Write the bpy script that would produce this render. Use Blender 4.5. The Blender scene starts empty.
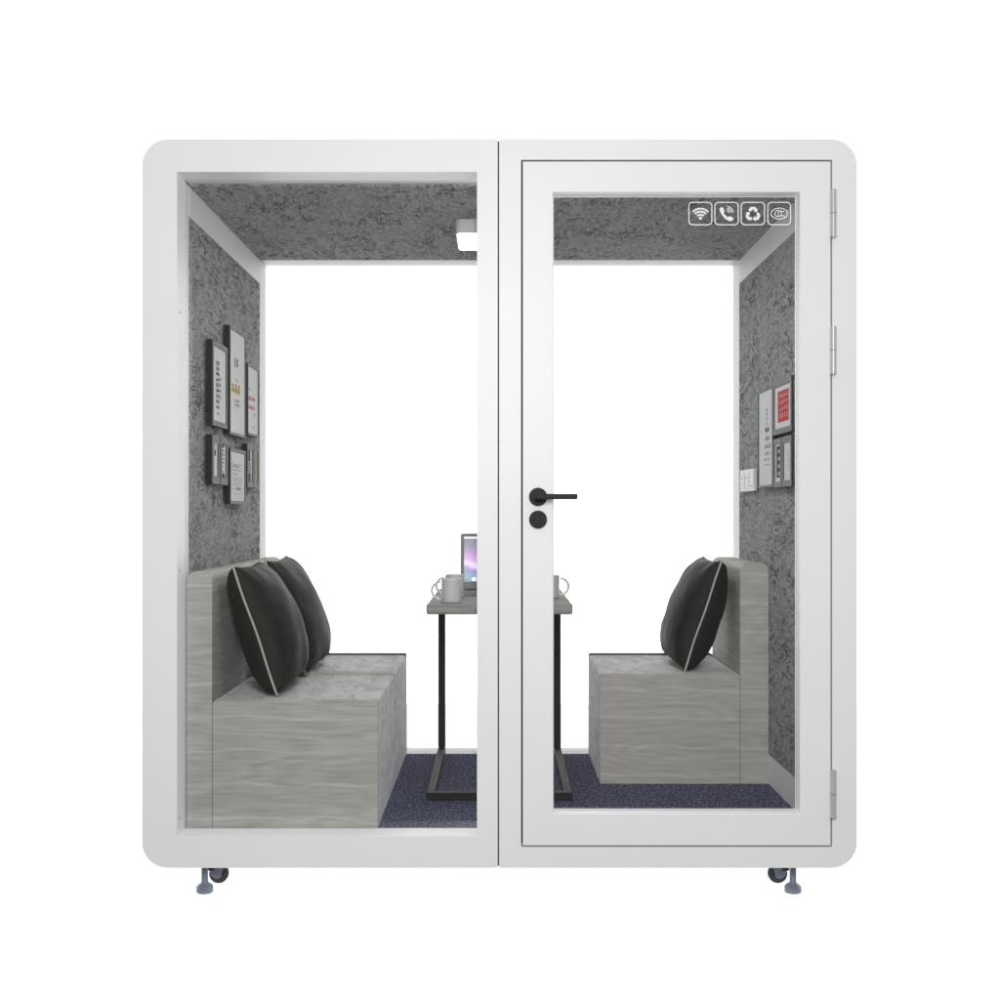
import bpy, bmesh, math, random
from mathutils import Vector, Matrix, noise
from mathutils.geometry import tessellate_polygon
random.seed(7)
PI = math.pi
P = 1/325.0            # metres per photo pixel in the plane of the booth's front
ZC = 1.203             # lens height
D = 3.9                # lens to booth front
sc = bpy.context.scene
C = sc.collection

# ------------------------------------------------------------------ camera
cam = bpy.data.objects.new('camera', bpy.data.cameras.new('camera'))
C.objects.link(cam); sc.camera = cam
cam.location = (0, -D, ZC); cam.rotation_euler = (PI/2, 0, 0)
cam.data.sensor_width = 36; cam.data.lens = 36*D*325/1000
cam.data.shift_y = .011; cam.data.shift_x = .0005
cam.data.clip_end = 200

# ------------------------------------------------------------------ light
BACK, FRONT_LOW, FRONT_HIGH = 2.4, 0.21, 0.75
w = bpy.data.worlds.new('World'); sc.world = w; w.use_nodes = True
nt = w.node_tree; nt.nodes.clear()
out = nt.nodes.new('ShaderNodeOutputWorld'); bg = nt.nodes.new('ShaderNodeBackground')
tc = nt.nodes.new('ShaderNodeTexCoord'); sep = nt.nodes.new('ShaderNodeSeparateXYZ')
nt.links.new(tc.outputs['Generated'], sep.inputs[0])
mr = nt.nodes.new('ShaderNodeMapRange'); mr.interpolation_type = 'SMOOTHSTEP'
mr.inputs['From Min'].default_value = -.18; mr.inputs['From Max'].default_value = .08
mr.inputs['To Max'].default_value = BACK
nt.links.new(sep.outputs['Y'], mr.inputs['Value'])
mz = nt.nodes.new('ShaderNodeMapRange'); mz.interpolation_type = 'SMOOTHSTEP'
mz.inputs['From Min'].default_value = 0; mz.inputs['From Max'].default_value = .7
mz.inputs['To Min'].default_value = FRONT_LOW; mz.inputs['To Max'].default_value = FRONT_HIGH
nt.links.new(sep.outputs['Z'], mz.inputs['Value']); nt.links.new(mz.outputs[0], mr.inputs['To Min'])
nt.links.new(mr.outputs[0], bg.inputs['Strength']); bg.inputs['Color'].default_value = (1, 1, 1, 1)
nt.links.new(bg.outputs[0], out.inputs[0])

def area(name, loc, target, sx, sy, power, col=(1, 1, 1)):
    l = bpy.data.lights.new(name, 'AREA'); l.shape = 'RECTANGLE'; l.size = sx; l.size_y = sy
    l.energy = power; l.color = col
    o = bpy.data.objects.new(name, l); C.objects.link(o); o.location = loc
    o.rotation_euler = (Vector(target)-Vector(loc)).to_track_quat('-Z', 'Y').to_euler()
    return o
area('key_softbox', (.03, -3.9, 2.05), (0, 0, 1.45), .16, 1.2, 99)

sc.view_settings.view_transform = 'Standard'; sc.view_settings.look = 'None'
sc.view_settings.exposure = 0; sc.view_settings.gamma = 1
sc.render.engine = 'CYCLES'
sc.cycles.max_bounces = 12; sc.cycles.transparent_max_bounces = 16

# ------------------------------------------------------------------ materials
def N(nt, t, **kw):
    n = nt.nodes.new(t)
    for k, v in kw.items():
        if k in n.inputs: n.inputs[k].default_value = v
        else: setattr(n, k, v)
    return n
def mat(name, col, rough=.5, metal=0, bump=None, bscale=200, var=0, vscale=6, spec=.5):
    m = bpy.data.materials.new(name); m.use_nodes = True
    t = m.node_tree; b = t.nodes['Principled BSDF']
    b.inputs['Roughness'].default_value = rough; b.inputs['Metallic'].default_value = metal
    b.inputs['Specular IOR Level'].default_value = spec
    co = N(t, 'ShaderNodeTexCoord')
    nz = N(t, 'ShaderNodeTexNoise', Scale=vscale, Detail=4.0); t.links.new(co.outputs['Object'], nz.inputs['Vector'])
    r = N(t, 'ShaderNodeValToRGB'); v = var
    r.color_ramp.elements[0].position = .3; r.color_ramp.elements[1].position = .7
    r.color_ramp.elements[0].color = [c*(1-v) for c in col]+[1]; r.color_ramp.elements[1].color = [min(1, c*(1+v)) for c in col]+[1]
    t.links.new(nz.outputs['Fac'], r.inputs[0]); t.links.new(r.outputs[0], b.inputs['Base Color'])
    if bump:
        n2 = N(t, 'ShaderNodeTexNoise', Scale=bscale, Detail=3.0); t.links.new(co.outputs['Object'], n2.inputs['Vector'])
        bp = N(t, 'ShaderNodeBump', Strength=bump, Distance=.002); t.links.new(n2.outputs['Fac'], bp.inputs['Height'])
        t.links.new(bp.outputs[0], b.inputs['Normal'])
    return m

def felt_mat():
    m = bpy.data.materials.new('grey_wrinkled_felt'); m.use_nodes = True
    t = m.node_tree; b = t.nodes['Principled BSDF']; b.inputs['Roughness'].default_value = .95
    b.inputs['Specular IOR Level'].default_value = .1
    co = N(t, 'ShaderNodeTexCoord')
    def ridge(scale, dist, width, off, rough=.6):
        mp = N(t, 'ShaderNodeMapping', Location=(off, off*2, off*3), Scale=(1, .38, 1)); t.links.new(co.outputs['Object'], mp.inputs[0])
        nz = N(t, 'ShaderNodeTexNoise', Scale=scale, Detail=3.0, Roughness=rough, Distortion=dist); t.links.new(mp.outputs[0], nz.inputs['Vector'])
        a = N(t, 'ShaderNodeMath', operation='SUBTRACT'); a.inputs[1].default_value = .5; t.links.new(nz.outputs['Fac'], a.inputs[0])
        c = N(t, 'ShaderNodeMath', operation='ABSOLUTE'); t.links.new(a.outputs[0], c.inputs[0])
        r = N(t, 'ShaderNodeMapRange'); r.inputs['From Min'].default_value = 0; r.inputs['From Max'].default_value = width
        t.links.new(c.outputs[0], r.inputs['Value']); return r.outputs[0]
    r1 = ridge(13, 1.9, .032, 0, .5); r2 = ridge(22, 2.0, .04, 3.3, .5)
    mk = N(t, 'ShaderNodeTexNoise', Scale=5.0, Detail=3.0); t.links.new(co.outputs['Object'], mk.inputs['Vector'])
    mkr = N(t, 'ShaderNodeMapRange'); mkr.inputs['From Min'].default_value = .42; mkr.inputs['From Max'].default_value = .62
    t.links.new(mk.outputs['Fac'], mkr.inputs['Value'])
    lines = N(t, 'ShaderNodeMath', operation='MINIMUM'); t.links.new(r1, lines.inputs[0]); t.links.new(r2, lines.inputs[1])
    # soften where the mask is low
    inv = N(t, 'ShaderNodeMath', operation='SUBTRACT'); inv.inputs[0].default_value = 1; t.links.new(lines.outputs[0], inv.inputs[1])
    mm = N(t, 'ShaderNodeMath', operation='MULTIPLY_ADD'); mm.inputs[1].default_value = .5; mm.inputs[2].default_value = .5
    t.links.new(mkr.outputs[0], mm.inputs[0])
    ln = N(t, 'ShaderNodeMath', operation='MULTIPLY'); t.links.new(inv.outputs[0], ln.inputs[0]); t.links.new(mm.outputs[0], ln.inputs[1])
    fm = N(t, 'ShaderNodeMapping', Scale=(1, .38, 1)); t.links.new(co.outputs['Object'], fm.inputs[0])
    fine = N(t, 'ShaderNodeTexNoise', Scale=75.0, Detail=4.0, Roughness=.7); t.links.new(fm.outputs[0], fine.inputs['Vector'])
    fr = N(t, 'ShaderNodeValToRGB'); fr.color_ramp.elements[0].position = .3; fr.color_ramp.elements[1].position = .72
    fr.color_ramp.elements[0].color = (.33, .33, .332, 1); fr.color_ramp.elements[1].color = (.47, .47, .47, 1)
    t.links.new(fine.outputs['Fac'], fr.inputs[0])
    mi = N(t, 'ShaderNodeMixRGB'); mi.inputs[2].default_value = (.03, .03, .031, 1)
    t.links.new(ln.outputs[0], mi.inputs[0]); t.links.new(fr.outputs[0], mi.inputs[1]); t.links.new(mi.outputs[0], b.inputs['Base Color'])
    h = N(t, 'ShaderNodeMath', operation='SUBTRACT'); t.links.new(fine.outputs['Fac'], h.inputs[0]); t.links.new(ln.outputs[0], h.inputs[1])
    bp = N(t, 'ShaderNodeBump', Strength=.5, Distance=.004); t.links.new(h.outputs[0], bp.inputs['Height']); t.links.new(bp.outputs[0], b.inputs['Normal'])
    return m

def grain_mat(name, lo, hi, rough=.7, zs=26, seedoff=0):
    m = bpy.data.materials.new(name); m.use_nodes = True
    t = m.node_tree; b = t.nodes['Principled BSDF']; b.inputs['Roughness'].default_value = rough
    b.inputs['Specular IOR Level'].default_value = .25
    co = N(t, 'ShaderNodeTexCoord')
    mp = N(t, 'ShaderNodeMapping', Location=(seedoff, seedoff, seedoff), Scale=(2.6, 1.6, zs)); t.links.new(co.outputs['Object'], mp.inputs[0])
    a = N(t, 'ShaderNodeTexNoise', Scale=1.0, Detail=5.0, Roughness=.62, Distortion=.35); t.links.new(mp.outputs[0], a.inputs['Vector'])
    mp2 = N(t, 'ShaderNodeMapping', Scale=(9, 6, zs*3.2)); t.links.new(co.outputs['Object'], mp2.inputs[0])
    c = N(t, 'ShaderNodeTexNoise', Scale=1.0, Detail=4.0, Roughness=.6); t.links.new(mp2.outputs[0], c.inputs['Vector'])
    s1 = N(t, 'ShaderNodeMath', operation='MULTIPLY_ADD'); s1.inputs[1].default_value = .27; t.links.new(a.outputs['Fac'], s1.inputs[0])
    s0 = N(t, 'ShaderNodeMath', operation='MULTIPLY'); s0.inputs[1].default_value = .40; t.links.new(c.outputs['Fac'], s0.inputs[0]); t.links.new(s0.outputs[0], s1.inputs[2])
    # thin pale growth lines at every board width
    sp = N(t, 'ShaderNodeSeparateXYZ'); t.links.new(co.outputs['Object'], sp.inputs[0])
    mpl = N(t, 'ShaderNodeMapping', Scale=(5, 3, 1.5)); t.links.new(co.outputs['Object'], mpl.inputs[0])
    wn = N(t, 'ShaderNodeTexNoise', Scale=1.0, Detail=3.0); t.links.new(mpl.outputs[0], wn.inputs['Vector'])
    l1 = N(t, 'ShaderNodeMath', operation='MULTIPLY'); l1.inputs[1].default_value = 9.4; t.links.new(sp.outputs['Z'], l1.inputs[0])
    l2 = N(t, 'ShaderNodeMath', operation='MULTIPLY_ADD'); l2.inputs[1].default_value = .45; t.links.new(wn.outputs['Fac'], l2.inputs[0]); t.links.new(l1.outputs[0], l2.inputs[2])
    l3 = N(t, 'ShaderNodeMath', operation='FRACT'); t.links.new(l2.outputs[0], l3.inputs[0])
    l4 = N(t, 'ShaderNodeMath', operation='SUBTRACT'); l4.inputs[1].default_value = .5; t.links.new(l3.outputs[0], l4.inputs[0])
    l5 = N(t, 'ShaderNodeMath', operation='ABSOLUTE'); t.links.new(l4.outputs[0], l5.inputs[0])
    l6 = N(t, 'ShaderNodeMapRange'); l6.inputs['From Min'].default_value = 0; l6.inputs['From Max'].default_value = .07
    l6.inputs['To Min'].default_value = .11; l6.inputs['To Max'].default_value = 0; t.links.new(l5.outputs[0], l6.inputs['Value'])
    s2 = N(t, 'ShaderNodeMath', operation='ADD'); t.links.new(l6.outputs[0], s2.inputs[0]); t.links.new(s1.outputs[0], s2.inputs[1])
    mp4 = N(t, 'ShaderNodeMapping', Location=(seedoff+2, 1, 3), Scale=(1.1, .8, 5.5)); t.links.new(co.outputs['Object'], mp4.inputs[0])
    rn = N(t, 'ShaderNodeTexNoise', Scale=1.0, Detail=2.0, Roughness=.45); t.links.new(mp4.outputs[0], rn.inputs['Vector'])
    k1 = N(t, 'ShaderNodeMath', operation='MULTIPLY'); k1.inputs[1].default_value = 95; t.links.new(rn.outputs['Fac'], k1.inputs[0])
    k2 = N(t, 'ShaderNodeMath', operation='SINE'); t.links.new(k1.outputs[0], k2.inputs[0])
    k3 = N(t, 'ShaderNodeMath', operation='MULTIPLY_ADD'); k3.inputs[1].default_value = .03; t.links.new(k2.outputs[0], k3.inputs[0]); t.links.new(s2.outputs[0], k3.inputs[2])
    s2 = k3
    r = N(t, 'ShaderNodeValToRGB'); r.color_ramp.elements[0].position = .16; r.color_ramp.elements[1].position = .52
    r.color_ramp.elements[0].color = (*lo, 1); r.color_ramp.elements[1].color = (*hi, 1)
    t.links.new(s2.outputs[0], r.inputs[0]); t.links.new(r.outputs[0], b.inputs['Base Color'])
    bp = N(t, 'ShaderNodeBump', Strength=.25, Distance=.001); t.links.new(c.outputs['Fac'], bp.inputs['Height']); t.links.new(bp.outputs[0], b.inputs['Normal'])
    return m

def velvet_mat(name, lo, hi):
    m = bpy.data.materials.new(name); m.use_nodes = True
    t = m.node_tree; b = t.nodes['Principled BSDF']; b.inputs['Roughness'].default_value = .85
    b.inputs['Sheen Weight'].default_value = .3
    co = N(t, 'ShaderNodeTexCoord')
    vm = N(t, 'ShaderNodeMapping', Scale=(1, .4, 1)); t.links.new(co.outputs['Object'], vm.inputs[0])
    a = N(t, 'ShaderNodeTexNoise', Scale=17.0, Detail=6.0, Roughness=.62, Distortion=1.1); t.links.new(vm.outputs[0], a.inputs['Vector'])
    r = N(t, 'ShaderNodeValToRGB'); r.color_ramp.elements[0].position = .36; r.color_ramp.elements[1].position = .57
    r.color_ramp.elements[0].color = (*lo, 1); r.color_ramp.elements[1].color = (*hi, 1)
    t.links.new(a.outputs['Fac'], r.inputs[0]); t.links.new(r.outputs[0], b.inputs['Base Color'])
    f = N(t, 'ShaderNodeTexNoise', Scale=120.0, Detail=3.0); t.links.new(co.outputs['Object'], f.inputs['Vector'])
    bp = N(t, 'ShaderNodeBump', Strength=.4, Distance=.002); t.links.new(f.outputs['Fac'], bp.inputs['Height']); t.links.new(bp.outputs[0], b.inputs['Normal'])
    return m

def carpet_mat():
    m = bpy.data.materials.new('navy_carpet'); m.use_nodes = True
    t = m.node_tree; b = t.nodes['Principled BSDF']; b.inputs['Roughness'].default_value = 1; b.inputs['Specular IOR Level'].default_value = .05
    co = N(t, 'ShaderNodeTexCoord')
    mp = N(t, 'ShaderNodeMapping', Scale=(1, .55, 1)); t.links.new(co.outputs['Object'], mp.inputs[0])
    a = N(t, 'ShaderNodeTexNoise', Scale=125.0, Detail=3.0, Roughness=.8); t.links.new(mp.outputs[0], a.inputs['Vector'])
    r = N(t, 'ShaderNodeValToRGB'); e = r.color_ramp.elements
    e[0].position = .38; e[0].color = (.022, .024, .045, 1); e[1].position = .66; e[1].color = (.30, .31, .42, 1)
    x = e.new(.52); x.color = (.095, .10, .165, 1)
    t.links.new(a.outputs['Fac'], r.inputs[0]); t.links.new(r.outputs[0], b.inputs['Base Color'])
    bp = N(t, 'ShaderNodeBump', Strength=.8, Distance=.004); t.links.new(a.outputs['Fac'], bp.inputs['Height']); t.links.new(bp.outputs[0], b.inputs['Normal'])
    return m

def glass_mat():
    m = bpy.data.materials.new('clear_glass'); m.use_nodes = True
    t = m.node_tree; t.nodes.clear()
    o = N(t, 'ShaderNodeOutputMaterial'); tr = N(t, 'ShaderNodeBsdfTransparent', Color=(.985, .99, .988, 1))
    g = N(t, 'ShaderNodeBsdfGlossy', Roughness=.0); f = N(t, 'ShaderNodeFresnel', IOR=1.45); mi = N(t, 'ShaderNodeMixShader')
    t.links.new(f.outputs[0], mi.inputs[0]); t.links.new(tr.outputs[0], mi.inputs[1]); t.links.new(g.outputs[0], mi.inputs[2]); t.links.new(mi.outputs[0], o.inputs[0])
    return m

def emit_mat(name, col, s):
    m = bpy.data.materials.new(name); m.use_nodes = True
    b = m.node_tree.nodes['Principled BSDF']; b.inputs['Base Color'].default_value = (*col, 1)
    b.inputs['Emission Color'].default_value = (*col, 1); b.inputs['Emission Strength'].default_value = s
    return m

def screen_mat():
    m = bpy.data.materials.new('aurora_screen'); m.use_nodes = True
    t = m.node_tree; b = t.nodes['Principled BSDF']; b.inputs['Base Color'].default_value = (.01, .01, .01, 1)
    b.inputs['Roughness'].default_value = .3
    co = N(t, 'ShaderNodeTexCoord'); sp = N(t, 'ShaderNodeSeparateXYZ'); t.links.new(co.outputs['Generated'], sp.inputs[0])
    nz = N(t, 'ShaderNodeTexNoise', Scale=2.2, Detail=2.0); t.links.new(co.outputs['Generated'], nz.inputs['Vector'])
    a = N(t, 'ShaderNodeMath', operation='MULTIPLY_ADD'); a.inputs[1].default_value = .35; t.links.new(sp.outputs['X'], a.inputs[0]); t.links.new(sp.outputs['Z'], a.inputs[2])
    c = N(t, 'ShaderNodeMath', operation='MULTIPLY_ADD'); c.inputs[1].default_value = .25; t.links.new(nz.outputs['Fac'], c.inputs[0]); t.links.new(a.outputs[0], c.inputs[2])
    r = N(t, 'ShaderNodeValToRGB'); e = r.color_ramp.elements
    e[0].position = .1; e[0].color = (.12, .2, .22, 1); e[1].position = 1; e[1].color = (.2, .2, .3, 1)
    for p_, c_ in ((.22, (.13, .38, .48)), (.38, (.2, .27, .52)), (.46, (.42, .2, .68)), (.55, (.95, .8, .98)), (.66, (.75, .38, .85)), (.8, (.5, .25, .6))):
        x = e.new(p_); x.color = (*c_, 1)
    t.links.new(c.outputs[0], r.inputs[0]); t.links.new(r.outputs[0], b.inputs['Emission Color']); b.inputs['Emission Strength'].default_value = .85
    return m

def floor_mat():
    m = bpy.data.materials.new('underlit_translucent_white'); m.use_nodes = True
    t = m.node_tree; t.nodes.clear(); o = N(t, 'ShaderNodeOutputMaterial')
    nz = N(t, 'ShaderNodeTexNoise', Scale=3.0); r = N(t, 'ShaderNodeValToRGB')
    r.color_ramp.elements[0].color = (.93, .93, .93, 1); r.color_ramp.elements[1].color = (.96, .96, .96, 1)
    t.links.new(nz.outputs['Fac'], r.inputs[0])
    tr = N(t, 'ShaderNodeBsdfTranslucent'); t.links.new(r.outputs[0], tr.inputs[0]); t.links.new(tr.outputs[0], o.inputs[0])  # lets world light through from beneath, so the sheet glows under the booth
    return m

M = dict(
    white=mat('white_powder_coat', (.80, .80, .80), .42, bump=.06, bscale=400, var=.01, spec=.4),
    liner=mat('white_lining', (.84, .84, .84), .5, bump=.05, bscale=300, var=.02, spec=.3),
    felt=felt_mat(), glass=glass_mat(), carpet=carpet_mat(),
    wood=grain_mat('grey_grained_fabric', (.33, .315, .29), (.62, .60, .565), zs=60),
    tablewood=grain_mat('grey_grained_board', (.20, .19, .18), (.36, .345, .33), seedoff=4),
    velvet=velvet_mat('grey_mottled_velvet', (.29, .29, .29), (.52, .52, .515)),
    seam=mat('dark_seam', (.03, .03, .03), .9),
    black=mat('black_powder_coat', (.013, .014, .013), .6, spec=.2, bump=.1, bscale=300, var=.1),
    handle=mat('charcoal_metal', (.012, .013, .014), .6, metal=0, spec=.3, bump=.05, var=.08),
    steel=mat('blue_grey_zinc', (.125, .15, .19), .4, metal=.2, var=.08, vscale=30),
    hinge=mat('hinge_steel', (.47, .48, .50), .38, metal=.3, var=.04, vscale=30),
    rubber=mat('black_rubber', (.02, .02, .022), .7, bump=.2, bscale=150),
    pillow=mat('dark_brown_satin', (.0125, .0080, .0050), .6, bump=.08, bscale=500, var=.12, vscale=12, spec=.22),
    pipe=mat('cream_piping', (.5, .47, .42), .8, bump=.5, bscale=600),
    framesides=mat('picture_box_black', (.02, .02, .02), .5, spec=.1), frame=mat('picture_frame_charcoal', (.05, .05, .05), .45, spec=.1, var=.06, vscale=30),
    paper=mat('white_print_paper', (.78, .78, .77), .9, var=.03, spec=.03),
    ink=mat('black_ink', (.04, .04, .04), .7, spec=.03), grey=mat('grey_ink', (.2, .2, .2), .7, spec=.03),
    red=mat('red_ink', (.6, .02, .03), .6, spec=.03), pink=mat('red_pink_ink', (.5, .1, .14), .6, spec=.03), gold=mat('gold_ink', (.5, .34, .05), .6, spec=.03),
    blue=mat('blue_grey_ink', (.12, .2, .27), .6, spec=.03), beige=mat('beige_print', (.48, .45, .38), .9, spec=.03, var=.15, vscale=40),
    mug=mat('grey_white_ceramic', (.62, .62, .61), .3, var=.02, spec=.5),
    alu=mat('laptop_aluminium', (.25, .25, .255), .65, metal=0, spec=.2, var=.02),
    key=mat('keyboard_black', (.03, .03, .03), .6, bump=.4, bscale=80),
    plastic=mat('white_plastic', (.62, .62, .62), .4, var=.02),
    lighthouse=mat('light_housing', (.6, .6, .6), .5, var=.02),
    lamp=emit_mat('lit_diffuser', (1, 1, 1), 18),
    icon=mat('white_vinyl', (.9, .9, .9), .6, var=.01),
    screen=screen_mat(), floor=floor_mat(),
)

# ------------------------------------------------------------------ helpers
def thing(name, label, cat, loc, group=None):
    o = bpy.data.objects.new(name, None); C.objects.link(o); o.location = loc; o.empty_display_size = .1
    o['label'] = label; o['category'] = cat
    if group: o['group'] = group
    return o
def root_loc(o):
    while o.parent: o = o.parent
    return Vector(o.location)
def obj(name, bm, m, parent=None, smooth=False, bevel=0, seg=2, ang=40):
    """bm is in world coordinates; the mesh is stored relative to its thing's base"""
    if parent is not None:
        bmesh.ops.translate(bm, verts=bm.verts, vec=-root_loc(parent))
    bmesh.ops.recalc_face_normals(bm, faces=bm.faces)
    me = bpy.data.meshes.new(name); bm.to_mesh(me); bm.free()
    o = bpy.data.objects.new(name, me); C.objects.link(o); o.parent = parent
    me.materials.append(m if not isinstance(m, str) else M[m])
    if smooth or bevel:
        for p in me.polygons: p.use_smooth = True
        me.set_sharp_from_angle(angle=math.radians(35))
    if bevel:
        b = o.modifiers.new('bevel', 'BEVEL'); b.width = bevel; b.segments = seg; b.limit_method = 'ANGLE'; b.angle_limit = math.radians(ang); b.harden_normals = True
    return o
def NB(): return bmesh.new()
def box(bm, x0, x1, y0, y1, z0, z1):
    r = bmesh.ops.create_cube(bm, size=1)
    for v in r['verts']:
        v.co = Vector((x0+(v.co.x+.5)*(x1-x0), y0+(v.co.y+.5)*(y1-y0), z0+(v.co.z+.5)*(z1-z0)))
    return bm
def fxz(a, b, c): return Vector((a, c, b))          # plates standing in the XZ plane, thickness along Y
def plate(bm, outer, holes, c0, c1, f=fxz):
    loops = [outer]+holes
    tris = tessellate_polygon([[Vector((a, b, 0)) for a, b in l] for l in loops])
    flat = [p for l in loops for p in l]
    lo = [bm.verts.new(f(a, b, c0)) for a, b in flat]; hi = [bm.verts.new(f(a, b, c1)) for a, b in flat]
    for t in tris:
        for vs in (lo, hi):
            try: bm.faces.new([vs[i] for i in t])
            except ValueError: pass
    i = 0
    for l in loops:
        n = len(l)
        for k in range(n):
            a, b = i+k, i+(k+1) % n
            bm.faces.new([lo[a], lo[b], hi[b], hi[a]])
        i += n
    return bm
def rect(x0, x1, z0, z1): return [(x0, z0), (x1, z0), (x1, z1), (x0, z1)]
def rrect(x0, x1, z0, z1, r, corners=(1, 1, 1, 1), n=12):
    """corners: bottom-left, bottom-right, top-right, top-left"""
    pts = []
    for (cx, cz, a0, ux, uz, on) in ((x0+r, z0+r, PI, x0, z0, corners[0]), (x1-r, z0+r, 1.5*PI, x1, z0, corners[1]),
                                     (x1-r, z1-r, 0, x1, z1, corners[2]), (x0+r, z1-r, .5*PI, x0, z1, corners[3])):
        if on:
            for k in range(n+1):
                a = a0+k/n*PI/2; pts.append((cx+r*math.cos(a), cz+r*math.sin(a)))
        else: pts.append((ux, uz))
    return pts
def tube(bm, pts, r, n=10, closed=False):
    pts = [Vector(p) for p in pts]; rings = []; m = len(pts); prev = None
    for i, p in enumerate(pts):
        if closed: t = (pts[(i+1) % m]-pts[i-1]).normalized()
        else: t = (pts[min(i+1, m-1)]-pts[max(i-1, 0)]).normalized()
        if prev is None:
            u = t.orthogonal().normalized()
        else:
            u = (prev-t*prev.dot(t)).normalized()
        prev = u; v = t.cross(u)
        rings.append([bm.verts.new(p+r*(math.cos(2*PI*k/n)*u+math.sin(2*PI*k/n)*v)) for k in range(n)])
    for i in range(m if closed else m-1):
        a, b = rings[i], rings[(i+1) % m]
        off = 0
        if closed and i == m-1:
            off = min(range(n), key=lambda q: (a[0].co-b[q].co).length)
        for k in range(n):
            bm.faces.new([a[k], a[(k+1) % n], b[(k+1+off) % n], b[(k+off) % n]])
    if not closed:
        bm.faces.new(rings[0]); bm.faces.new(rings[-1])
    return bm
def lathe(bm, prof, cx, cy, n=40, axis='Z'):
    rings = []
    for r, z in prof:
        if r < 1e-6: rings.append([bm.verts.new((cx, cy, z))])
        else: rings.append([bm.verts.new((cx+r*math.cos(2*PI*k/n), cy+r*math.sin(2*PI*k/n), z)) for k in range(n)])
    for a, b in zip(rings, rings[1:]):
        for k in range(n):
            if len(a) == 1: bm.faces.new([a[0], b[(k+1) % n], b[k]])
            elif len(b) == 1: bm.faces.new([a[k], a[(k+1) % n], b[0]])
            else: bm.faces.new([a[k], a[(k+1) % n], b[(k+1) % n], b[k]])
    return bm
def disc(bm, c, r, axis, h, n=36):
    """closed cylinder from c along axis, length h"""
    a = Vector(axis).normalized(); u = a.orthogonal().normalized(); v = a.cross(u); c = Vector(c)
    lo = [bm.verts.new(c+r*(math.cos(2*PI*k/n)*u+math.sin(2*PI*k/n)*v)) for k in range(n)]
    hi = [bm.verts.new(q.co+a*h) for q in lo]
    bm.faces.new(lo); bm.faces.new(hi)
    for k in range(n): bm.faces.new([lo[k], lo[(k+1) % n], hi[(k+1) % n], hi[k]])
    return bm
def H(h): return ZC+h*P                    # height above (or below) the lens, in photo pixels at the front plane

# ------------------------------------------------------------------ setting
bm = NB(); vs = [bm.verts.new(p) for p in ((-3, .03, 0), (3, .03, 0), (3, 4, 0), (-3, 4, 0))]; bm.faces.new(vs)
o = obj('added_underlit_floor', bm, 'floor'); o['kind'] = 'structure'  # added translucent sheet; world light from below keeps it white without shadows

# ------------------------------------------------------------------ the booth
XO = 357.5*P; XI = 322.5*P; ZT = H(372); ZB = H(-357); ZCE = H(339); ZFL = H(-326.6); ZSILL = H(-325)
YD = 1.51; FD = .10; R = .079; GAP = .0021
booth = thing('office_booth', 'white two-section glass office booth with felt lining and a hinged glass door', 'office booth', (0, YD/2, 0))
hs = GAP          # half of the joint between the two sections
XS = -1.1*P
# left front frame with its window opening
bm = plate(NB(), rrect(-XO, XS-hs, ZB, ZT, R, (1, 0, 0, 1)), [rect(-XI, -22.5*P, ZSILL, ZCE)], 0, FD)
obj('front_frame', bm, 'white', booth, bevel=.0025)
# right front frame: door opening, then the jamb the door closes against
dx0, dx1, dz0, dz1 = 21.6*P, 332.7*P, H(-336.2), H(351.2)
bm = plate(NB(), rrect(XS+hs, XO, ZB, ZT, R, (0, 1, 1, 0)), [rect(dx0, dx1, dz0, dz1)], 0, .06)
ff = obj('front_frame', bm, 'white', booth, bevel=.002)
bm = plate(NB(), rrect(XS+hs, XO-.001, ZB+.001, ZT-.001, R, (0, 1, 1, 0)), [rect(30*P, XI, ZSILL, ZCE)], .0594, FD)
obj('door_jamb', bm, 'white', booth)
g = .010
bm = plate(NB(), rect(dx0+.0004, dx1-.0004, dz0+.0004, dz1-.0004), [rect(dx0+g, dx1-g, dz0+g, dz1-g)], .05, .0591)
obj('door_seal', bm, 'seam', booth)
bm = box(NB(), XS-hs-.0012, XS+hs+.0012, .008, FD-.002, ZB+.004, ZT-.004)
obj('joint_seal', bm, 'seam', booth)
# shells behind the front
def cshape(side):
    pts = rrect(-XO+.0008, XS-hs, ZB+.0008, ZT-.0008, R, (1, 0, 0, 1))
    # outer: start at bottom-left arc ... bottom right, top right, top-left arc ; inner path back
    k = pts.index((XS-hs, ZB+.0008))
    outer = pts[k+1:]+pts[:k+1]                      # top right -> top-left arc -> bottom-left arc -> bottom right
    inner = [(XS-hs, ZFL-.006), (-XI-.006, ZFL-.006), (-XI-.006, ZCE+.006), (XS-hs, ZCE+.006)]
    poly = outer+inner
    if side > 0: poly = [(-a+2*XS, b) for a, b in poly]; poly = [(min(a, XO-.0008), b) for a, b in poly]
    return poly
for s in (-1, 1):
    bm = plate(NB(), cshape(s), [], FD-.001, YD-.099)
    obj('outer_shell', bm, 'white', booth, smooth=True)
# back frames (open to the white beyond), glazed
for (a, b, c0, c1) in ((-XO, XS-hs, (1, 0, 0, 1), (-XI, -22.5*P)), (XS+hs, XO, (0, 1, 1, 0), (20*P, XI))):
    bm = plate(NB(), rrect(a, b, ZB, ZT, R, c0), [rect(c1[0], c1[1], ZFL, ZCE)], YD-.1, YD)
    obj('back_frame', bm, 'white', booth, bevel=.002)
    obj('back_pane', box(NB(), c1[0]-.003, c1[1]+.003, YD-.035, YD-.027, ZFL-.003, ZCE+.003), 'glass', booth)
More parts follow.
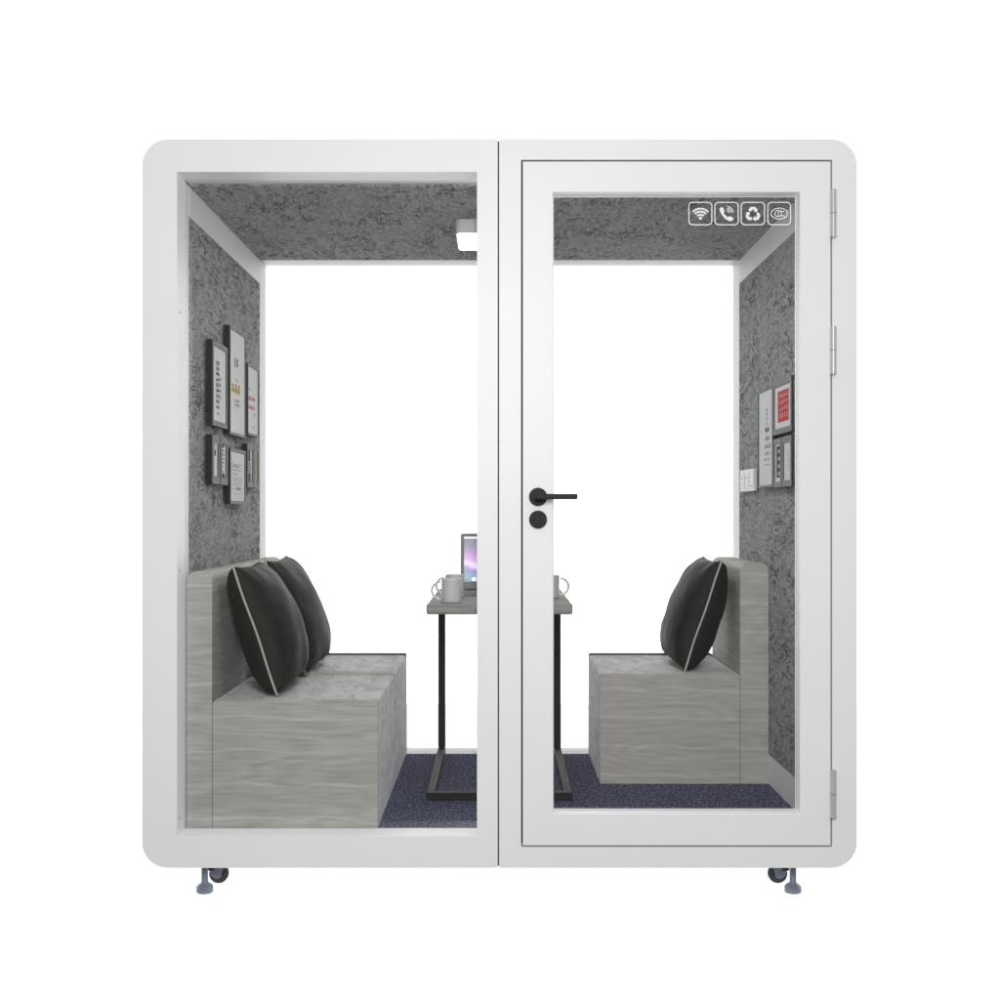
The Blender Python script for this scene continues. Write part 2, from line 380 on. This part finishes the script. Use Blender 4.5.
# white lining: corner strips and skirting (inner faces at XI / ZCE)
Y0, Y1 = FD+.0002, YD-.1002
FY0, FY1 = .145, 3.9*(1/.744-1)
zs_top = H(305.6); zs_bot = H(-291.5)
for s in (-1, 1):
    def sx(a, b): return (min(s*a, s*b), max(s*a, s*b))
    a, b = sx(XI+.0052, XI+.0058)
    obj('side_lining', box(NB(), a, b, Y0, Y1, ZFL, ZCE), 'liner', booth)
    for (u, v) in ((Y0, FY0-.0006), (FY1+.0006, Y1)):
        a, b = sx(XI-.0003, XI+.005)
        obj('edge_lining', box(NB(), a, b, u, v, ZFL+.0006, ZCE-.0064), 'liner', booth)
    a, b = sx(XI-.0008, XI+.005)
    obj('wall_felt', box(NB(), a, b, FY0, FY1, zs_bot, zs_top), 'felt', booth)
    a, b = sx(XI-.0015, XI+.005)
    obj('skirting', box(NB(), a, b, FY0, FY1, ZFL+.0006, zs_bot-.0008), 'liner', booth, bevel=.0008)
    obj('cornice', box(NB(), a, b, FY0, FY1, zs_top+.0008, ZCE-.0064), 'liner', booth, bevel=.0008)
obj('ceiling_lining', box(NB(), -XI+.0002, XI-.0002, Y0, Y1, ZCE+.0002, ZCE+.0055), 'liner', booth)
obj('ceiling_felt', box(NB(), -XI+.001, XI-.001, FY0, FY1, ZCE-.006, ZCE-.0004), 'felt', booth, bevel=.001)
obj('floor_base', box(NB(), -XI+.0002, XI-.0002, Y0, Y1, ZFL-.0055, ZFL-.0008), 'liner', booth)
obj('carpet', box(NB(), -XI+.0018, XI-.0018, Y0+.0002, FY1, ZFL-.0006, ZFL+.001), 'carpet', booth)
obj('centre_beam', box(NB(), XS-.03, XS+.03, FD+.001, FY0-.002, ZCE-.0125, ZCE-.0005), 'liner', booth)
# left fixed pane
GY = .087
gp = obj('window_pane', box(NB(), -XI-.003, -22.5*P+.003, GY, GY+.010, ZSILL-.003, ZCE+.003), 'glass', booth)
for zz in (H(-60), H(-310), H(200)):
    obj('frame_screw', disc(NB(), (-XI+.0003, .03, zz), .003, (1, 0, 0), .0012, 12), 'steel', booth)

# the door
door = obj('door', plate(NB(), rect(23.2*P, 331.2*P, H(-334.6), H(349.6)), [rect(53.5*P, 300.5*P, H(-302.5), H(318.8))], -.0005, .0485), 'white', booth, bevel=.002)
px0, px1, pz0, pz1 = 53.5*P, 300.5*P, H(-302.5), H(318.8)
pane = obj('door_pane', box(NB(), px0-.003, px1+.003, .040, .046, pz0-.003, pz1+.003), 'glass', door)
# inner bead that holds the glass, behind the pane
bm = plate(NB(), rect(px0+.0006, px1-.0006, pz0+.0006, pz1-.0006), [rect(px0+.004, px1-.004, pz0+.004, pz1-.004)], .0463, .0484)
obj('glazing_bead', bm, 'white', door)

# handle and lock
hx, hz = (538-499.5)*P, H(511-496.8)
bm = disc(NB(), (hx, -.0008, hz), 9.1*P, (0, -1, 0), .009)
hd = obj('door_handle', bm, 'handle', door, bevel=.0015)
lv = NB()
disc(lv, (hx, -.0102, hz), .0105, (0, -1, 0), .040, 24)
obj('handle_neck', lv, 'handle', door, smooth=True)
lv = NB()
box(lv, hx-.010, (577.5-499.5)*P/1.013, -.060, -.0505, hz-.0085, hz+.0085)
obj('handle_lever', lv, 'handle', door, bevel=.004, seg=3)
bm = disc(NB(), (hx, -.0008, H(511-519.5)), 9.0*P, (0, -1, 0), .008)
obj('door_lock', bm, 'handle', door, bevel=.0015)
bm = disc(NB(), (hx, -.0090, H(511-519.5)), 4.6*P, (0, -1, 0), .003, 24)
obj('lock_cylinder', bm, 'handle', door, bevel=.0008)
# hinges
for (ya, yb) in ((190.5, 237.5), (327, 374), (770, 817)):
    z1, z0 = H(511-ya), H(511-yb); zm = (z0+z1)/2; hxx = 333.2*P
    bm = NB()
    for (a, b) in ((z0, zm-.0012), (zm+.0012, z1)):
        disc(bm, (hxx, -.0085, a), .0098, (0, 0, 1), b-a, 24)
    disc(bm, (hxx, -.0085, z0-.003), .0055, (0, 0, 1), z1-z0+.006, 20)
    obj('hinge', bm, 'hinge', door, smooth=True)

# vinyl marks on the door glass
S = .9886; IY = .0394
def icon_obj(name, build):
    bm = NB(); build(bm); return obj(name, bm, 'icon', door)
def px2(x, y): return ((x-499.5)*P/S, H((511-y)/S))
def fic(a, b, c): return Vector((a, c, b))
def ipoly(bm, pts, holes=()):
    plate(bm, [px2(*p) for p in pts], [[px2(*p) for p in h] for h in holes], IY, IY+.0004)
def arc(cx, cy, r, a0, a1, n=20): return [(cx+r*math.cos(math.radians(a0+(a1-a0)*k/n)), cy-r*math.sin(math.radians(a0+(a1-a0)*k/n))) for k in range(n+1)]
def band(bm, cx, cy, r0, r1, a0, a1): ipoly(bm, arc(cx, cy, r1, a0, a1)+arc(cx, cy, r0, a1, a0))
def ring(bm, x0, x1, y0, y1, t, r):
    a = rrect(x0, x1, y0, y1, r, n=8); b = rrect(x0+t, x1-t, y0+t, y1-t, r-t, n=8); ipoly(bm, a, [b])
sq = [(688.1, 712.0), (714.1, 738.4), (740.4, 764.6), (767, 790.6)]
def wifi(bm):
    ring(bm, *sq[0], 202.3, 225.6, .95, 4.2)
    cx, cy = 700.2, 218.6
    ipoly(bm, arc(cx, cy-.1, 1.55, 0, 342, 16))
    for r0, r1 in ((3.5, 5.2), (6.6, 8.3), (9.6, 11.2)): band(bm, cx, cy+.8, r0, r1, 42, 138)
def phone(bm):
    ring(bm, *sq[1], 202.3, 225.6, .95, 4.2)
    c = [(719.6, 208.6), (721.4, 207.6), (722.9, 208.3), (724.2, 211.4), (723.2, 213.2), (725.0, 215.8), (727.6, 217.6), (729.4, 216.6), (732.4, 217.9), (733.2, 219.6), (731.6, 221.2), (729.2, 221.5), (725.3, 219.4), (721.6, 215.2), (719.4, 211.2)]
    ipoly(bm, c)
    for r0, r1 in ((2.2, 3.1), (4.2, 5.1), (6.2, 7.1)): band(bm, 726.2, 213.4, r0, r1, 5, 85)
def recycle(bm):
    ring(bm, *sq[2], 202.3, 225.6, .95, 4.2)
    cx, cy = 752.6, 214.6
    for k in range(3):
        a = math.radians(120*k)
        base = [(-3.6, -5.4), (-2.0, -7.4), (2.2, -7.4), (3.6, -5.2), (4.9, -5.8), (4.0, -1.9), (.4, -3.0), (1.7, -3.8), (.9, -4.9), (-1.0, -4.2), (-2.2, -2.6), (-4.6, -3.9)]
        ipoly(bm, [(cx+x*math.cos(a)-y*math.sin(a), cy+x*math.sin(a)+y*math.cos(a)) for x, y in base])
def ccc(bm):
    ring(bm, *sq[3], 202.3, 225.6, .95, 4.2)
    cx, cy = 778.9, 214.0
    o_ = [(cx+8.6*math.cos(2*PI*k/40), cy+5.9*math.sin(2*PI*k/40)) for k in range(40)]
    i_ = [(cx+7.8*math.cos(2*PI*k/40), cy+5.1*math.sin(2*PI*k/40)) for k in range(40)]
    ipoly(bm, o_, [i_])
    for dx, r in ((-1.2, 3.6), (1.3, 2.9), (4.0, 2.6)): band(bm, cx+dx, cy, r-.85, r, 60, 300)
icon_obj('wireless_mark', wifi); icon_obj('telephone_mark', phone); icon_obj('recycling_mark', recycle); icon_obj('certification_mark', ccc)

# feet and castors
for (s, yy) in ((-1, .1), (1, .1), (-1, YD-.1), (1, YD-.1)):
    fx = s*.93 if s < 0 else .926
    bm = lathe(NB(), [(0, 0), (.024, 0), (.0265, .003), (.0265, .018), (.022, .024), (.014, .029), (.0105, .034), (.0105, ZB-.0005), (0, ZB-.0005)], fx, yy, 28)
    ft = obj('levelling_foot', bm, 'steel', booth, smooth=True)
    cy = yy+(.10 if yy < 1 else -.10); cx = -.907 if s < 0 else .899
    cw = obj('castor', disc(NB(), (cx, cy-.012, .0318), .0312, (0, 1, 0), .024, 40), 'rubber', booth, bevel=.006, seg=3)
    bm = NB()
    for d in (-.0185, .0145):
        plate(bm, [(cx-s*(-a_)*-1, b_) for a_, b_ in ((-.029, ZB-.006), (.021, ZB-.006), (.016, .046), (.005, .027), (-.008, .021), (-.021, .026), (-.029, .050))], [], cy+d, cy+d+.004)
    box(bm, cx-.034, cx+.034, cy-.032, cy+.032, ZB-.0055, ZB-.0005)
    obj('castor_bracket', bm, 'steel', cw, bevel=.001)
    obj('castor_stem', box(NB(), *sorted((cx+s*.0315, cx+s*.012)), cy-.030, cy-.020, .048, ZB-.006), 'black', cw)
    obj('castor_hub', disc(NB(), (cx+s*.004, cy-.0142, .0318), .015, (0, 1, 0), .0284, 28), 'steel', cw)

# ------------------------------------------------------------------ ceiling light
lx = .156; ly0, ly1 = .60, .895
cl = thing('ceiling_light', 'square white ceiling light, switched on, mounted on the grey felt ceiling', 'ceiling light', (0, (ly0+ly1)/2, ZCE-.0062))
def fxy(a, b, c): return Vector((a, b, c))
bm = plate(NB(), rrect(-lx, lx, ly0, ly1, .02), [], ZCE-.0562, ZCE-.0064, fxy)
obj('light_housing', bm, 'lighthouse', cl, bevel=.002)
bm = plate(NB(), rrect(-lx+.006, lx-.006, ly0+.006, ly1-.006, .016), [], ZCE-.0575, ZCE-.0564, fxy)
obj('light_diffuser', bm, 'lamp', cl)

# ------------------------------------------------------------------ sofas
def rbox(bm, x0, x1, y0, y1, z0, z1): return box(bm, x0, x1, y0, y1, z0, z1)
SZ = H(-195); BZ = H(-62); SF = ZFL+.0012
def sofa(s, ys, xe, xb, label):
    """s: wall side, ys: section limits along the depth, xe: front edge of the seat, xb: front of the backrest"""
    xw = XI-.0022
    t = thing('sofa', label, 'sofa', (s*(xe+xw)/2, (ys[0]+ys[-1])/2, SF), 'low sofas facing each other inside the booth')
    def X(a, b): return (min(s*a, s*b), max(s*a, s*b))
    n = len(ys)-1
    for k in range(n):
        y0, y1 = ys[k], ys[k+1]
        f = .016 if k == 0 else .0095; bk = .012 if k == n-1 else .0045
        a, b = X(xe, xb-.0012)
        obj('seat', plate(NB(), rrect(a, b, SF, SZ, .012, (0, 0, 1, 1), 8), [], y0+f, y1-bk), 'velvet', t, bevel=.004, seg=3)
        a, b = X(xb+.0005, xw)
        obj('backrest', plate(NB(), rrect(a, b, SF, BZ, .030, (0, 0, 1, 1), 12), [], y0+(0 if k == 0 else .0015), y1-(.0 if k == n-1 else .0015)), 'wood', t, bevel=.004, seg=3)
        if k == 0:
            a, b = X(xe, xb-.0012)
            obj('end_panel', plate(NB(), rrect(a, b, SF, SZ-.001, .010, (0, 0, 1, 1)), [], y0, y0+.0155), 'wood', t, bevel=.002)
            a, b = X(xe+.012, xb-.004)
            obj('seat_border', box(NB(), a, b, y0-.0012, y0+.004, SZ-.0165, SZ-.0030), 'wood', t, bevel=.001)
            bm = tube(NB(), [(s*(xe+.004), y0+.016, SZ-.0016), (s*(xb-.006), y0+.016, SZ-.0016)], .0024, 8)
            obj('piping', bm, 'wood', t, smooth=True)
        if 0 < k:
            a, b = X(xe-.0012, xb-.0012)
            obj('end_panel', plate(NB(), rrect(a, b, SF, SZ+.012, .010, (0, 0, 1, 1)), [], y0-.003, y0+.009), 'wood', t, bevel=.002)
        if k == n-1:
            a, b = X(xe+.001, xb-.0012)
            obj('end_panel', plate(NB(), rrect(a, b, SF, SZ+.009, .010, (0, 0, 1, 1)), [], y1-.0118, y1), 'seam2', t, bevel=.002)
    return t
M['seam2'] = mat('dark_grey_fabric', (.15, .145, .14), .8, bump=.3, bscale=300)
YS = 1.385
sofa(-1, (.112, .745, YS), 125.3*P, 295.5*P, 'two-seat grey sofa with woodgrain end panel and two dark cushions against the left wall')
sofa(1, (.765, YS), 120.2*P, 288*P, 'single-seat grey sofa with woodgrain end panel and one dark cushion against the right wall')

# ------------------------------------------------------------------ cushions
def cushion(y0, xb, xt, zt, s, label, depth=.43, T=.088, twist=0., seed=0, bk=.85):
    """near edge at depth y0, its bottom at x=xb on the seat and its top at (xt, zt)"""
    zb = SZ+.010
    c = Vector(((xb+xt)/2, y0+depth/2, (zb+zt)/2))
    up = Vector((xt-xb, 0, zt-zb)); h = up.length/2; up.normalize()
    al = Vector((0, 1, 0)); nn = al.cross(up).normalized()      # towards the booth's centre or wall
    if nn.x*s > 0: nn = -nn                                      # make nn point to the middle of the booth
    rot = Matrix.Rotation(twist, 3, 'Z')
    t = thing('cushion', label, 'cushion', (c.x, c.y, SZ), 'dark piped cushions on the sofas')
    n = 44; grid = {}
    def base(u, v):
        a = u*(1-.03*(1-v*v)) ; b = v*(1-.055*(1-u*u))
        return a*depth/2, b*h
    bm = NB()
    for side in (1, -1):
        for i in range(n+1):
            for j in range(n+1):
                u = -1+2*i/n; v = -1+2*j/n
                edge = i in (0, n) or j in (0, n)
                if edge and side == -1: grid[(side, i, j)] = grid[(1, i, j)]; continue
                a, b = base(u, v)
                th = ((1-u**2)*(1-v**2))
                th = th**(.36 if side == 1 else .30) * T*(1-.10*v) * (1.0 if side == 1 else bk)
                w_ = 0
                if not edge:
                    e = max(abs(u), abs(v))
                    w_ = noise.noise(Vector((u*2.2+seed, v*2.2, side*3+seed)))*.006 + abs(noise.noise(Vector((u*5+seed, v*3, side))))*-.008*(e**2)
                    w_ += .004*math.sin(9*(u if abs(v) > abs(u) else v)+seed)*e**4*(1-e)*6
                th = max(th+w_*min(1, th/.02), .0)
                p = c+rot@(al*a+up*b+nn*(side*th))
                grid[(side, i, j)] = bm.verts.new(p)
    for side in (1, -1):
        for i in range(n):
            for j in range(n):
                bm.faces.new([grid[(side, i, j)], grid[(side, i+1, j)], grid[(side, i+1, j+1)], grid[(side, i, j+1)]])
    obj('cushion_cover', bm, 'pillow', t, smooth=False)
    for p in t.children[0].data.polygons: p.use_smooth = True
    pts = []
    m = 36
    for k in range(m): pts.append((-1+2*k/m, -1))
    for k in range(m): pts.append((1, -1+2*k/m))
    for k in range(m): pts.append((1-2*k/m, 1))
    for k in range(m): pts.append((-1, 1-2*k/m))
    P3 = []
    for u, v in pts:
        a, b = base(u*1.005, v*1.005)
        wv = .0015*math.sin(u*6+seed)+.0015*math.sin(v*5+seed*2)
        P3.append(c+rot@(al*a+up*b+nn*wv))
    obj('piping', tube(NB(), P3, .0036, 8, closed=True), 'pipe', t, smooth=True)
    return t
cushion(.165, -.715, -.857, H(-58), -1, 'dark brown cushion with cream piping nearest the viewer on the two-seat sofa', seed=1, T=.111, bk=.78)
cushion(.67, -.700, -.845, H(-58), -1, 'dark brown cushion behind the nearer one on the two-seat sofa', seed=2.7, T=.100, depth=.46)
cushion(.795, .685, .823, H(-60), 1, 'dark brown cushion with cream piping leaning alone on the single-seat sofa', seed=5.1, T=.1, bk=1.0)

# ------------------------------------------------------------------ table
ty0, ty1 = .49, 1.36; tz = H(-104.7); th = 12*P; tx = 82.6*P
tb = thing('side_table', 'narrow table with grey woodgrain top and black C-shaped steel legs between the sofas', 'table', (0, (ty0+ty1)/2, SF))
obj('tabletop', box(NB(), -tx, tx, ty0, ty1, tz-th, tz), 'tablewood', tb, bevel=.008, seg=3)
q = .029
for s in (-1, 1):
    a, b = sorted((s*(tx-.001), s*(tx-.001-q)))
    obj('leg', box(NB(), a, b, ty1-q, ty1-.001, SF+.0285, tz-th-.0005), 'black', tb, bevel=.002)
    obj('foot_rail', box(NB(), a, b, ty0+q+.0005, ty1-.001, SF, SF+.028), 'black', tb, bevel=.002)
obj('front_rail', box(NB(), -tx+.001, tx-.001, ty0, ty0+q, SF, SF+.028), 'black', tb, bevel=.002)

# ------------------------------------------------------------------ mugs
def mug(x, y, s, label, r=.0355, h=.084):
    t = thing('mug', label, 'mug', (x, y, tz+.0003), 'mugs on the table')
    z = tz+.0006
    prof = [(0, z), (r-.004, z), (r-.001, z+.003), (r, z+.008), (r, z+h-.001), (r-.0012, z+h), (r-.0034, z+h-.001), (r-.0034, z+.008), (r-.010, z+.005), (0, z+.005)]
    obj('mug_body', lathe(NB(), prof, x, y, 48), 'mug', t, smooth=True)
    pts = []
    for k in range(21):
        a = math.radians(-82+164*k/20)
        pts.append((x+s*(r-.003+.036*math.cos(a)**.9), y-.004, z+h*.50+.031*math.sin(a)))
    obj('mug_handle', tube(NB(), pts, .0043, 10), 'mug', t, smooth=True)
mug(-.169, .56, -1, 'pale grey mug at the front left edge of the table')
mug(-.168, .85, -1, 'pale grey mug just behind the front left mug beside the laptop')
mug(.187, .80, 1, 'pale grey mug with its handle to the right on the table, seen through the door')

# ------------------------------------------------------------------ laptop
lw = .155
lt = thing('laptop', 'open silver laptop with a purple aurora picture on its screen on the table', 'laptop', (0, 1.0, tz+.0003))
ky0, ky1 = .905, 1.125; lz = tz+.0006
obj('laptop_base', plate(NB(), rrect(-lw, lw, ky0, ky1, .012), [], lz+.001, lz+.014, fxy), 'alu', lt, bevel=.002)
obj('keyboard', box(NB(), -lw+.020, lw-.020, ky0+.09, ky1-.02, lz+.0142, lz+.0158), 'key', lt)
lid_h = .222; tilt = math.radians(9)
def flid(a, b, c):    # a across, b up the lid, c thickness towards the back
    return Vector((a, ky1+.002+b*math.sin(tilt)+c*math.cos(tilt), lz+.013+b*math.cos(tilt)-c*math.sin(tilt)))
lid = obj('lid', plate(NB(), rrect(-lw, lw, .0, lid_h, .010), [], 0, .006, flid), 'alu', lt, bevel=.001)
sc_b0, sc_b1 = .028, lid_h-.014
obj('screen', plate(NB(), rect(-lw+.014, lw-.014, sc_b0, sc_b1), [], -.0012, -.0002, flid), 'screen', lid)
M['menu'] = emit_mat('menu_bar_light', (.85, .86, .88), .7)
obj('menu_bar', plate(NB(), rect(-lw+.014, lw-.014, sc_b1-.007, sc_b1), [], -.0018, -.0013, flid), 'menu', lid)
for k in range(8):
    x = -lw+.045+k*.026
    obj('dock_icon', plate(NB(), rrect(x, x+.018, sc_b0+.003, sc_b0+.018, .004, n=5), [], -.0018, -.0013, flid), 'menu', lid)

# ------------------------------------------------------------------ pictures
def wallf(s):
    def f(a, b, c): return Vector((s*(XI-.0062-c), a, b))
    return f
def yof(sv): return D*(1/sv-1)
def glyphs(bm, f, y0, y1, z0, z1, n, c, rng, rows=1, dens=4):
    """small dense marks standing for the unreadable lettering of the prints"""
    for r in range(rows):
        a1 = z1-(z1-z0)*r/rows; a0 = z1-(z1-z0)*(r+.8)/rows
        for k in range(n):
            b0 = y0+(y1-y0)*k/n; b1 = y0+(y1-y0)*(k+.8)/n
            wv = (b1-b0); hv = (a1-a0)
            for q in range(dens):
                if rng.random() < .5:
                    yy = b0+rng.random()*wv*.75; plate(bm, rect(yy, yy+wv*.25, a0, a0+hv*(.5+.5*rng.random())), [], c, c+.0003+q*.00005, f)
                else:
                    zz = a0+rng.random()*hv*.75; plate(bm, rect(b0, b0+wv*(.6+.4*rng.random()), zz, zz+hv*.2), [], c, c+.0003+q*.00005+.00002, f)
def picture(s, sa, sb, h0, h1, label, art, bw=.012, depth=.018, mat_='paper'):
    y0, y1 = sorted((yof(sa), yof(sb))); z0, z1 = H(h0), H(h1); f = wallf(s)
    y0 += .0015; y1 -= .0015
    t = thing('framed_picture', label, 'picture', tuple(f((y0+y1)/2, z0, 0)), 'framed prints hung on the left wall' if s < 0 else 'framed prints hung on the right wall')
    obj('backing_box', plate(NB(), rect(y0, y1, z0, z1), [], .0003, depth-.0005, f), 'framesides', t, bevel=.0008)
    obj('frame', plate(NB(), rect(y0+.0005, y1-.0005, z0+.0005, z1-.0005), [rect(y0+bw, y1-bw, z0+bw, z1-bw)], depth-.0003, depth+.004, f), 'frame', t, bevel=.0008)
    obj('print', plate(NB(), rect(y0+bw-.0002+.0004, y1-bw-.0004, z0+bw+.0004, z1-bw-.0004), [], depth-.0003, depth+.0008, f), mat_, t)
    rng = random.Random(int(sa*1000)+int(h0*10))
    layers = {}
    def L(m):
        if m not in layers: layers[m] = NB()
        return layers[m]
    cz = depth+.0010
    wy, wz = y1-y0, z1-z0
    def U(u): return y0+u*wy if s < 0 else y1-u*wy       # u runs left to right as one faces the wall
    def V(v): return z0+v*wz
    def G(m, u0, u1, v0, v1, n, rows=1, dens=4):
        a, b = sorted((U(u0), U(u1))); glyphs(L(m), f, a, b, V(v0), V(v1), n, cz, rng, rows, dens)
    def B(m, u0, u1, v0, v1, dz=0):
        a, b = sorted((U(u0), U(u1))); plate(L(m), rect(a, b, V(v0), V(v1)), [], cz-.0001, cz+.0002+dz, f)
    art(G, B)
    for m, bm in layers.items(): obj('lettering' if m != 'beige' else 'artwork', bm, m, t)
    return t
def a1(G, B):
    G('ink', .28, .50, .20, .78, 2, 9, 6); G('grey', .50, .62, .30, .62, 1, 4, 3); B('grey', .36, .44, .14, .17)
def a2(G, B):
    G('grey', .30, .58, .62, .74, 3, 1, 5); G('gold', .36, .56, .50, .54, 3, 1, 3); G('gold', .14, .72, .38, .49, 3, 1, 7)
    G('gold', .2, .7, .39, .44, 2, 1, 5); G('grey', .30, .66, .27, .35, 4, 2, 3)
def a3(G, B):
    G('pink', .14, .30, .62, .68, 1); G('pink', .12, .72, .48, .56, 4, 1, 5); G('pink', .12, .68, .36, .43, 4, 1, 5); B('ink', .6, .66, .29, .33); G('pink', .4, .72, .11, .14, 5, 1, 2)
def a4(G, B):
    B('ink', .38, .55, .58, .70); G('grey', .34, .60, .76, .9, 2, 2, 3); G('ink', .40, .52, .71, .75, 1)
def a5(G, B):
    B('ink', .3, .58, .78, .86); G('grey', .3, .62, .35, .75, 2, 5, 4); B('ink', .3, .66, .14, .24); G('ink', .34, .6, .24, .3, 2)
def a6(G, B):
    B('grey', .14, .78, .715, .725); G('ink', .16, .62, .66, .70, 7, 1, 3); G('grey', .16, .74, .60, .63, 9, 1, 3); G('grey', .16, .55, .53, .56, 6, 1, 3)
    for k in range(5): G('grey', .16, .8, .33+k*.035, .35+k*.035, 14, 1, 2)
    G('grey', .42, .72, .24, .31, 2, 1, 7); G('grey', .14, .38, .26, .29, 4, 1, 2); B('grey', .14, .78, .19, .195)
def a7(G, B):
    B('ink', .22, .56, .60, .86); B('blue', .22, .6, .36, .58); B('ink', .22, .6, .13, .34); G('paper', .26, .5, .4, .55, 2, 2, 3)
def a8(G, B):
    G('pink', .3, .5, .3, .42, 2, 1, 3); G('grey', .3, .6, .5, .75, 2, 3, 2)
picture(-1, .9155, .867, 94, 188, 'framed print with a column of bold black lettering on the left wall', a1, .018)
picture(-1, .860, .809, 89.5, 216.5, 'tallest framed print on the left wall, with yellow and grey lettering', a2, .010)
picture(-1, .803, .767, 95, 185, 'framed print with two lines of red lettering on the left wall', a3, .010)
picture(-1, .9165, .8915, 29.5, 84, 'small framed print with one black blot, lower row nearest the viewer, left wall', a4, .027)
picture(-1, .890, .866, 29.5, 84, 'small framed print of dark marks between the blot print and text sheet, left wall', a5, .025)
picture(-1, .859, .809, 8, 74, 'framed sheet of small text lines, the lowest picture on the left wall', a6, .012)
picture(-1, .8045, .784, 29.5, 84, 'small framed print in black and blue, right of the text sheet, left wall', a7, .022)
picture(-1, .783, .7665, 29.5, 84, 'small narrow framed beige print nearest the back window on the left wall', a8, .020, mat_='beige')
def b1(G, B):
    G('ink', .50, .62, .74-.02, .80, 1, 2, 4); G('ink', .52, .60, .62, .72, 1, 2, 3); G('ink', .44, .72, .54, .62, 2, 1, 6)
    G('grey', .46, .74, .46, .52, 3, 1, 5); G('grey', .42, .82, .38, .44, 4, 1, 5); G('grey', .42, .80, .32, .36, 4, 1, 3); G('grey', .40, .8, .26, .30, 5, 1, 2); B('grey', .4, .84, .225, .232)
def b2(G, B):
    B('red', .24, .82, .22, .80); 
    for v0, v1, n in ((.66, .75, 4), (.54, .63, 4), (.42, .51, 4), (.28, .39, 4)): G('paper2', .30, .76, v0, v1, n, 1, 4)
M['paper2'] = mat('pale_print_lettering', (.5, .42, .42), .7, spec=.03)
def b3(G, B):
    B('ink', .34, .84, .20, .84)
    for k in range(4): B('paper2', .52, .78, .24+k*.15, .32+k*.15, .0003)
def b4(G, B): G('grey', .48, .62, .3, .72, 1, 7, 2)
picture(1, .824, .871, 27.5, 144.5, 'tall framed print with a stacked column of dark lettering on the right wall', b1, .009)
picture(1, .8715, .932, 86, 146, 'framed print with a bright red square on the right wall', b2, .020)
picture(1, .8725, .899, 26.5, 82, 'small framed print with a black strip, under the red square print on the right wall', b3, .020)
picture(1, .9, .932, 26.5, 82, 'small framed print with faint grey writing, under the red square print on the right wall', b4, .022)

# ------------------------------------------------------------------ wall switch
f = wallf(1); sy0, sy1, sz0, sz1 = .945, 1.235, H(25.2), H(53.2)
sw = thing('wall_switch', 'long white socket and switch panel on the right wall by the back window', 'switch panel', tuple(f((sy0+sy1)/2, sz0, 0)))
obj('switch_plate', plate(NB(), rect(sy0, sy1, sz0, sz1), [], .0003, .012, f), 'plastic', sw, bevel=.003)
bm = NB()
for k in range(3):
    a = sy0+.012+k*.09; plate(bm, rect(a, a+.078, sz0+.01, sz1-.01), [], .0122, .0135, f)
obj('switch_rocker', bm, 'plastic', sw, bevel=.001)
bm = NB()
for yy, zz, wd, hh in ((.99, .018, .022, .003), (1.08, .05, .004, .008), (1.10, .05, .004, .008), (1.17, .05, .004, .008), (1.19, .05, .004, .008)):
    plate(bm, rect(yy, yy+wd, sz0+zz, sz0+zz+hh), [], .0136, .0140, f)
obj('switch_marks', bm, 'seam', sw)
